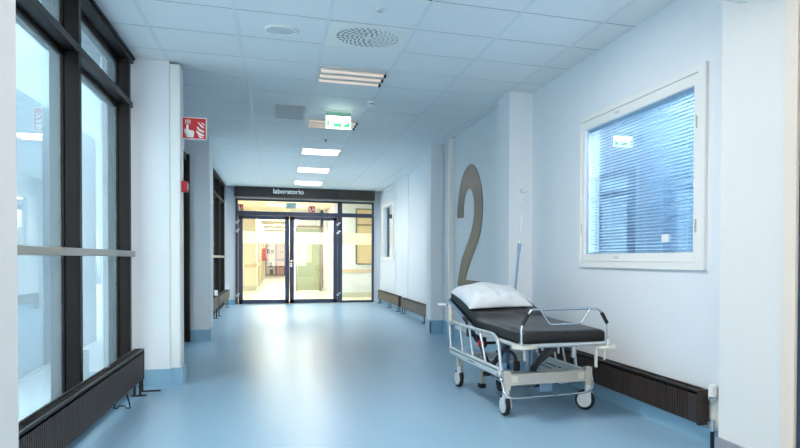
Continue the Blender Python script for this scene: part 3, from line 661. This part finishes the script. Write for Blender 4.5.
# --- deck frame under mattress
zd = .532
d = MB(); d.tube([(-.335, -.285, zd), (.335, -.285, zd), (.335, .74, zd), (-.335, .74, zd)], .015, 10, closed=True, bend=.05); d.build('deck_frame', SILVER, st)
bx(-.32, .32, -.26, .73, zd + .005, zd + .017).build('deck_panel', DARKM, st)
for y in (0.05, .4): MB().box(-.33, .33, y, y + .05, zd - .02, zd + .004).build('cross_member', STEEL, st)
b = MB(); zb = lambda y: .535 + .25 * (y - .72) + .004
b.tube([(-.335, .74, zb(.74)), (-.335, 1.60, zb(1.60) - .005), (.335, 1.60, zb(1.60) - .005), (.335, .74, zb(.74))], .014, 10, bend=.05); b.build('backrest_frame', BLUEST, st)
m = MB(); Mr = Matrix.Translation((0, .74, zb(.74) + .0)) @ Matrix.Rotation(math.atan(.25), 4, 'X'); m.box(-.32, .32, 0, .84, -.006, .006, Mr); m.build('backrest_panel', DARKM, st)
# head corner bumpers and grips
for s_ in (-1, 1):
    MB().cyl((s_ * .395, 1.56, .702), (s_ * .395, 1.56, .720), .045, 20).cyl((s_ * .34, 1.58, .712), (s_ * .40, 1.56, .712), .01).build('corner_bumper', WHITE, st, .004)
    m = MB(); m.tube([(s_ * .335, 1.50, .72), (s_ * .335, 1.50, .56), (s_ * .285, 1.50, .545)], .022, 10, bend=.02); m.build('push_handle', OFFW, st)
    MB().tube([(s_ * .352, .92, .575), (s_ * .352, .92, .60), (s_ * .352, 1.02, .625), (s_ * .352, 1.02, .60)], .014, 8).build('release_lever', BLACK, st)
# --- foot arch
fr = MB(); YA = -.30
fr.tube([(-.331, YA, .53), (-.331, YA, .668), (-.262, YA, .782), (.255, YA, .782), (.325, YA, .668), (.325, YA, .53)], .0085, 10, bend=.03)
fr.tube([(-.195, YA, .782), (-.125, YA, .677), (.115, YA, .677), (.185, YA, .782)], .006, 8, bend=.02)
fo_ = fr.build('foot_rail', CHROME, st)
for a, b_ in (((-.326, YA, .676), (-.280, YA, .752)), ((.320, YA, .676), (.274, YA, .752))): MB().cyl(a, b_, .0135, 12).build('grip', BLACK, fo_, .002)
for x in (-.331, .325): MB().cyl((x, YA, .515), (x, YA, .56), .013, 12).build('socket', SILVER, fo_)
# --- foot bumper discs
for x, z in ((-.287, .528), (.325, .509)):
    m = MB(); m.cyl((x, -.25, z - .012), (x, -.25, z + .008), .088 if x < 0 else .080, 28); o = m.build('corner_bumper', OFFW, st, .005)
    MB().cyl((x, -.25, z - .012), (x, -.25, z - .10), .0085, 10).cyl((x, -.25, z), (x * .95, -.22, .53), .012, 8).build('peg', OFFW, o)
MB().cyl((.258, -.25, .52), (.258, -.25, .36), .0125, 12).build('rail_peg', OFFW, st)
MB().cyl((.20, .0, .52), (.20, .0, .40), .02, 12).cyl((.12, .1, .52), (.12, .1, .42), .008, 8).cyl((.01, .15, .52), (.01, .15, .44), .01, 8).build('support_peg', SILVER, st)
# --- side rails
def side_rail(sg_, dz, panel=True):
    x = sg_ * .37
    r = MB(); ys_ = 0 if sg_ < 0 else .30
    r.tube([(x, 1.355, .345 + dz), (x, 1.415, .563 + dz), (x, .17 + ys_, .575 + dz), (x, .055 + ys_, .53 + dz), (x, .0 + ys_, .33 + dz)], .0125, 10, bend=.06)
    o = r.build('side_rail', SILVER, st)
    for ya, yb in ((1.07, .975), (.79, .69), (.50, .355) if sg_ < 0 else (.60, .50)): MB().tube([(x, ya, .56 + dz), (x, yb, .345 + dz)], .0095, 8).build('rail_post', SILVER, o)
    p = MB(); p.box(x - .010, x + .010, .02 + ys_, 1.38, .288 + dz, .345 + dz); p.build('rail_panel', CAST, o, .004)
    g = MB(); g.box(x - .0115, x + .0115, .05 + ys_, 1.36, .322 + dz, .330 + dz); g.build('green_stripe', GREEN, o)
    return o
sr = side_rail(-1, 0)
# lettering-like dark mark on the rail panel
bx(-.3815, -.3800, .62, .78, .300, .309).build('printed_mark', mat('faint_mark', (120, 130, 138), .5), sr)
side_rail(1, -.13)
# --- base frame
bf = MB(); bf.box(-.335, -.295, 0.0, 1.24, .255, .30); bf.box(.295, .335, 0.0, 1.24, .255, .30); bf.box(-.30, .30, 1.20, 1.26, .24, .30)
bf.build('base_beam', CAST, st, .004)
bx(-.31, .285, -.035, .025, .222, .305).build('front_beam', STEEL, st, .006)
for x in (-.275, .245): bx(x - .022, x + .022, -.0375, -.034, .245, .290).build('pictogram_plate', OFFW, st)
for x, y in ((-.33, 0), (.315, 0), (-.32, 1.24), (.315, 1.24)): bx(x - .026, x + .026, y - .03, y + .03, .19, .325).build('corner_post', STEEL, st, .005)
# --- casters
def caster(x, y, ang):
    c0 = Matrix.Translation((x, y, 0)) @ Matrix.Rotation(ang, 4, 'Z')
    R_ = .076
    hub = bpy.data.objects.new('caster', None)
    m = MB(); m.cyl(c0 @ Vector((0, 0, .10)), c0 @ Vector((0, 0, .195)), .027, 16)
    for sgn in (-1, 1): m.box(min(sgn * .024, sgn * .030), max(sgn * .024, sgn * .030), -.032, .045, .06, .13, c0)
    o = m.build('caster', CAST, st, .003, label='white caster with black tyre')
    MB().cyl(c0 @ Vector((0, 0, .192)), c0 @ Vector((0, 0, .202)), .029, 16).build('yellow_ring', YELLOW, o)
    cy = Vector((0, .025, R_))
    t = MB(); k = 32; pr = [(-.015, .056), (-.016, .070), (-.010, .076), (.010, .076), (.016, .070), (.015, .056)]
    V = []; F_ = []
    for i in range(k):
        a = 2 * math.pi * i / k
        for px, pr_ in pr: V.append(c0 @ (cy + Vector((px, pr_ * math.cos(a), pr_ * math.sin(a)))))
    for i in range(k):
        for j in range(6): F_.append((i * 6 + j, i * 6 + (j + 1) % 6, ((i + 1) % k) * 6 + (j + 1) % 6, ((i + 1) % k) * 6 + j))
    t.quadmesh(V, F_, True); t.build('tyre', BLACK, o)
    for sgn in (-1, 1): MB().cyl(c0 @ (cy + Vector((0, 0, 0))), c0 @ (cy + Vector((sgn * .022, 0, 0))), .060, 28, .054).build('wheel_cover', CAST, o)
caster(-.33, 0, math.radians(3)); caster(.32, 0, math.radians(46)); caster(-.32, 1.24, math.radians(8)); caster(.315, 1.24, math.radians(-15))
# --- bumper rod around front
MB().tube([(-.375, .06, .30), (-.375, -.03, .27), (-.365, -.06, .165), (-.315, -.075, .138), (.25, -.07, .143), (.335, -.06, .165), (.35, -.02, .22), (.345, .02, .31)], .0085, 10, bend=.04).build('bumper_rod', CHROME, st)
# --- brake bar, pedal box
MB().tube([(-.31, -.01, .235), (-.20, .02, .205), (-.10, .05, .20), (-.02, .06, .20)], .0085, 8, bend=.05).tube([(.10, .05, .20), (.18, .04, .21)], .012, 8).build('brake_rod', CHROME, st)
MB().tube([(.10, .08, .20), (.20, .12, .22), (.31, .10, .27)], .007, 8).build('brake_cable', BLACK, st)
bx(-.055, .045, .03, .12, .150, .262).build('pedal_box', BLUEST, st, .006)
MB().cyl((-.10, .06, .20), (-.055, .06, .20), .018, 12).build('brake_boss', DARKM, st)
# --- lift columns
for y in (.35, .98):
    MB().cyl((0, y, .24), (0, y, .40), .05, 20).cyl((0, y, .40), (0, y, .53), .036, 18).build('lift_column', BLUEST, st)
    bx(-.30, .30, y - .035, y + .035, .235, .262).build('column_bridge', STEEL, st, .003)
MB().cyl((-.07, .26, .25), (-.07, .26, .44), .026, 14).build('gas_spring', BLUEST, st)
def bar(a, b, wv, t_, m, name):
    a = Vector(a); b = Vector(b); d_ = (b - a); L = d_.length; q = d_.to_track_quat('Y', 'Z').to_matrix().to_4x4()
    o = MB().box(-t_ / 2, t_ / 2, 0, L, -wv / 2, wv / 2, Matrix.Translation(a) @ q).build(name, m, st, .002); return o
bar((-.24, .15, .53), (-.24, .62, .26), .035, .022, DARKM, 'scissor_arm'); bar((.22, .15, .53), (-.06, .28, .26), .035, .02, DARKM, 'scissor_arm')
bar((.10, .18, .53), (-.02, .26, .27), .035, .022, DARKM, 'scissor_arm')
bar((-.24, 1.15, .56), (-.24, .66, .26), .035, .022, DARKM, 'scissor_arm')
# curved black lever near the front left
MB().tube([(-.28, .35, .42), (-.22, .22, .44), (-.20, .16, .40), (-.20, .14, .31)], .012, 8, bend=.05).build('lever', DARKM, st); bx(-.222, -.178, .12, .16, .30, .37).build('lever_pedal', BLACK, st, .005)
# valves, hoses and red knob at the left side
MB().cyl((-.345, .62, .455), (-.30, .62, .455), .026, 14).build('red_knob', RED, st)
MB().cyl((-.30, .62, .50), (-.30, .62, .42), .02, 10).cyl((-.30, .62, .455), (-.20, .62, .455), .012, 10).build('knob_mount', BLACK, st)
MB().tube([(-.30, .9, .52), (-.31, .85, .46), (-.27, .75, .42), (-.28, .62, .44)], .008, 8, bend=.04).tube([(-.28, 1.05, .53), (-.28, .98, .50), (-.30, .90, .50)], .012, 8).build('hose', DARKM, st)
bx(-.30, -.24, 1.05, 1.12, .46, .54).build('latch_block', DARKM, st, .004)
MB().tube([(-.33, .20, .50), (-.30, .30, .49), (-.15, .42, .47)], .010, 8).build('linkage_rod', SILVER, st)
# fifth wheel mechanism in the middle
bx(-.155, -.125, 1.16, 1.20, 0.03, .30).build('pedal_post', STEEL, st, .003)
MB().box(-.165, -.115, 1.13, 1.21, 0.0, .035).build('pedal_foot', BLACK, st, .004)
MB().cyl((-.06, .95, .075), (-.02, .95, .075), .075, 24).build('centre_wheel', BLACK, st, .004)
MB().tube([(-.13, 1.18, .17), (-.04, 1.0, .16), (-.04, .95, .08)], .014, 8).tube([(-.13, 1.17, .12), (.08, 1.1, .11)], .02, 8).tube([(-.04, .98, .25), (-.04, .95, .08)], .014, 8).build('wheel_arm', DARKM, st)
MB().tube([(-.12, .98, .13), (-.05, .80, .09), (.02, .80, .09), (.05, .95, .12)], .009, 8, bend=.04).build('pedal_bar', CHROME, st)
# --- IV pole
ivb = Vector((.287, 1.44, .70))
iv = MB().cyl((.300, 1.565, .70), (.354, 1.57, 1.262), .012, 12).cyl((.300, 1.565, .72), (.325, 1.60, .735), .010, 8).build('drip_pole', BLUEST, st, label='thin leaning drip pole with hook')
MB().cyl((.3535, 1.57, 1.25), (.392, 1.575, 1.762), .0055, 10).build('pole_extension', CHROME, iv)
MB().cyl((.349, 1.57, 1.20), (.355, 1.57, 1.275), .017, 12).build('clamp', BLUEST, iv)
hk = MB()
for k in range(4):
    a = math.pi / 4 + k * math.pi / 2; c_, s_ = math.cos(a), math.sin(a)
    hk.tube([(.392, 1.575, 1.76), (.392 + .022 * c_, 1.575 + .022 * s_, 1.757), (.392 + .034 * c_, 1.575 + .034 * s_, 1.78), (.392 + .022 * c_, 1.575 + .022 * s_, 1.80)], .0042, 6, bend=.01)
hk.build('hook', CHROME, iv)

# --- pillow (rests on the raised head section)
def pillow():
    n, m = 56, 40; V = []; Fc = []
    Lx, Ly = .300, .25
    for side_ in (1, -1):
        for j in range(m + 1):
            for i in range(n + 1):
                u = -1 + 2 * i / n; v_ = -1 + 2 * j / m
                # corner-pinched outline
                px = Lx * u * (1 - .07 * (1 - abs(v_) ** 3) * 0 - .05 * abs(v_) ** 2 * (1 - abs(u)))
                px = Lx * u * (.94 + .06 * abs(v_) ** 2); py = Ly * v_ * (.93 + .07 * abs(u) ** 2)
                t = max(0, (1 - abs(u) ** 3.2)) ** .55 * max(0, (1 - abs(v_) ** 3.0)) ** .55
                wr_ = .007 * math.sin(11 * u + 5 * v_ * v_ + 2) * math.sin(7 * v_ + 3 * u) + .010 * abs(math.sin(6 * u + 4 * v_ + 1)) * abs(u) + .009 * math.sin(5 * u - 8 * v_) * abs(v_) + .004 * math.sin(21 * u + 3) * max(0, -v_ - .2)
                h_ = (.105 if side_ > 0 else .012) * t + (wr_ * min(1, t * 3) if side_ > 0 else 0) + .026 * (side_ > 0) * t * math.exp(-((u + .35) ** 2) / .25)
                V.append((px, py, side_ * h_ if side_ > 0 else -h_))
    w1 = n + 1; o_ = w1 * (m + 1)
    for b_ in (0, o_):
        for j in range(m):
            for i in range(n):
                q = (b_ + j * w1 + i, b_ + j * w1 + i + 1, b_ + (j + 1) * w1 + i + 1, b_ + (j + 1) * w1 + i)
                Fc.append(q if b_ == 0 else tuple(reversed(q)))
    return V, Fc
V, Fc = pillow(); mb = MB(); mb.quadmesh(V, Fc, True)
pw = mb.build('pillow', PILLOW); tag(pw, 'white crumpled pillow lying on the raised head of the stretcher', 'pillow')
bm = bmesh.new(); bm.from_mesh(pw.data); bmesh.ops.remove_doubles(bm, verts=bm.verts, dist=.0005); bm.to_mesh(pw.data); bm.free()
px_, py_ = -.058, 1.165
lp = Vector((px_, py_, .635 + .25 * (py_ - .72) + .026))
pw.matrix_world = Matrix.Translation(O3) @ Matrix.Rotation(A, 4, 'Z') @ Matrix.Translation(lp) @ Matrix.Rotation(math.radians(14.04), 4, 'X') @ Matrix.Rotation(math.radians(4), 4, 'Z')
sub = pw.modifiers.new('sub', 'SUBSURF'); sub.levels = 1; sub.render_levels = 1
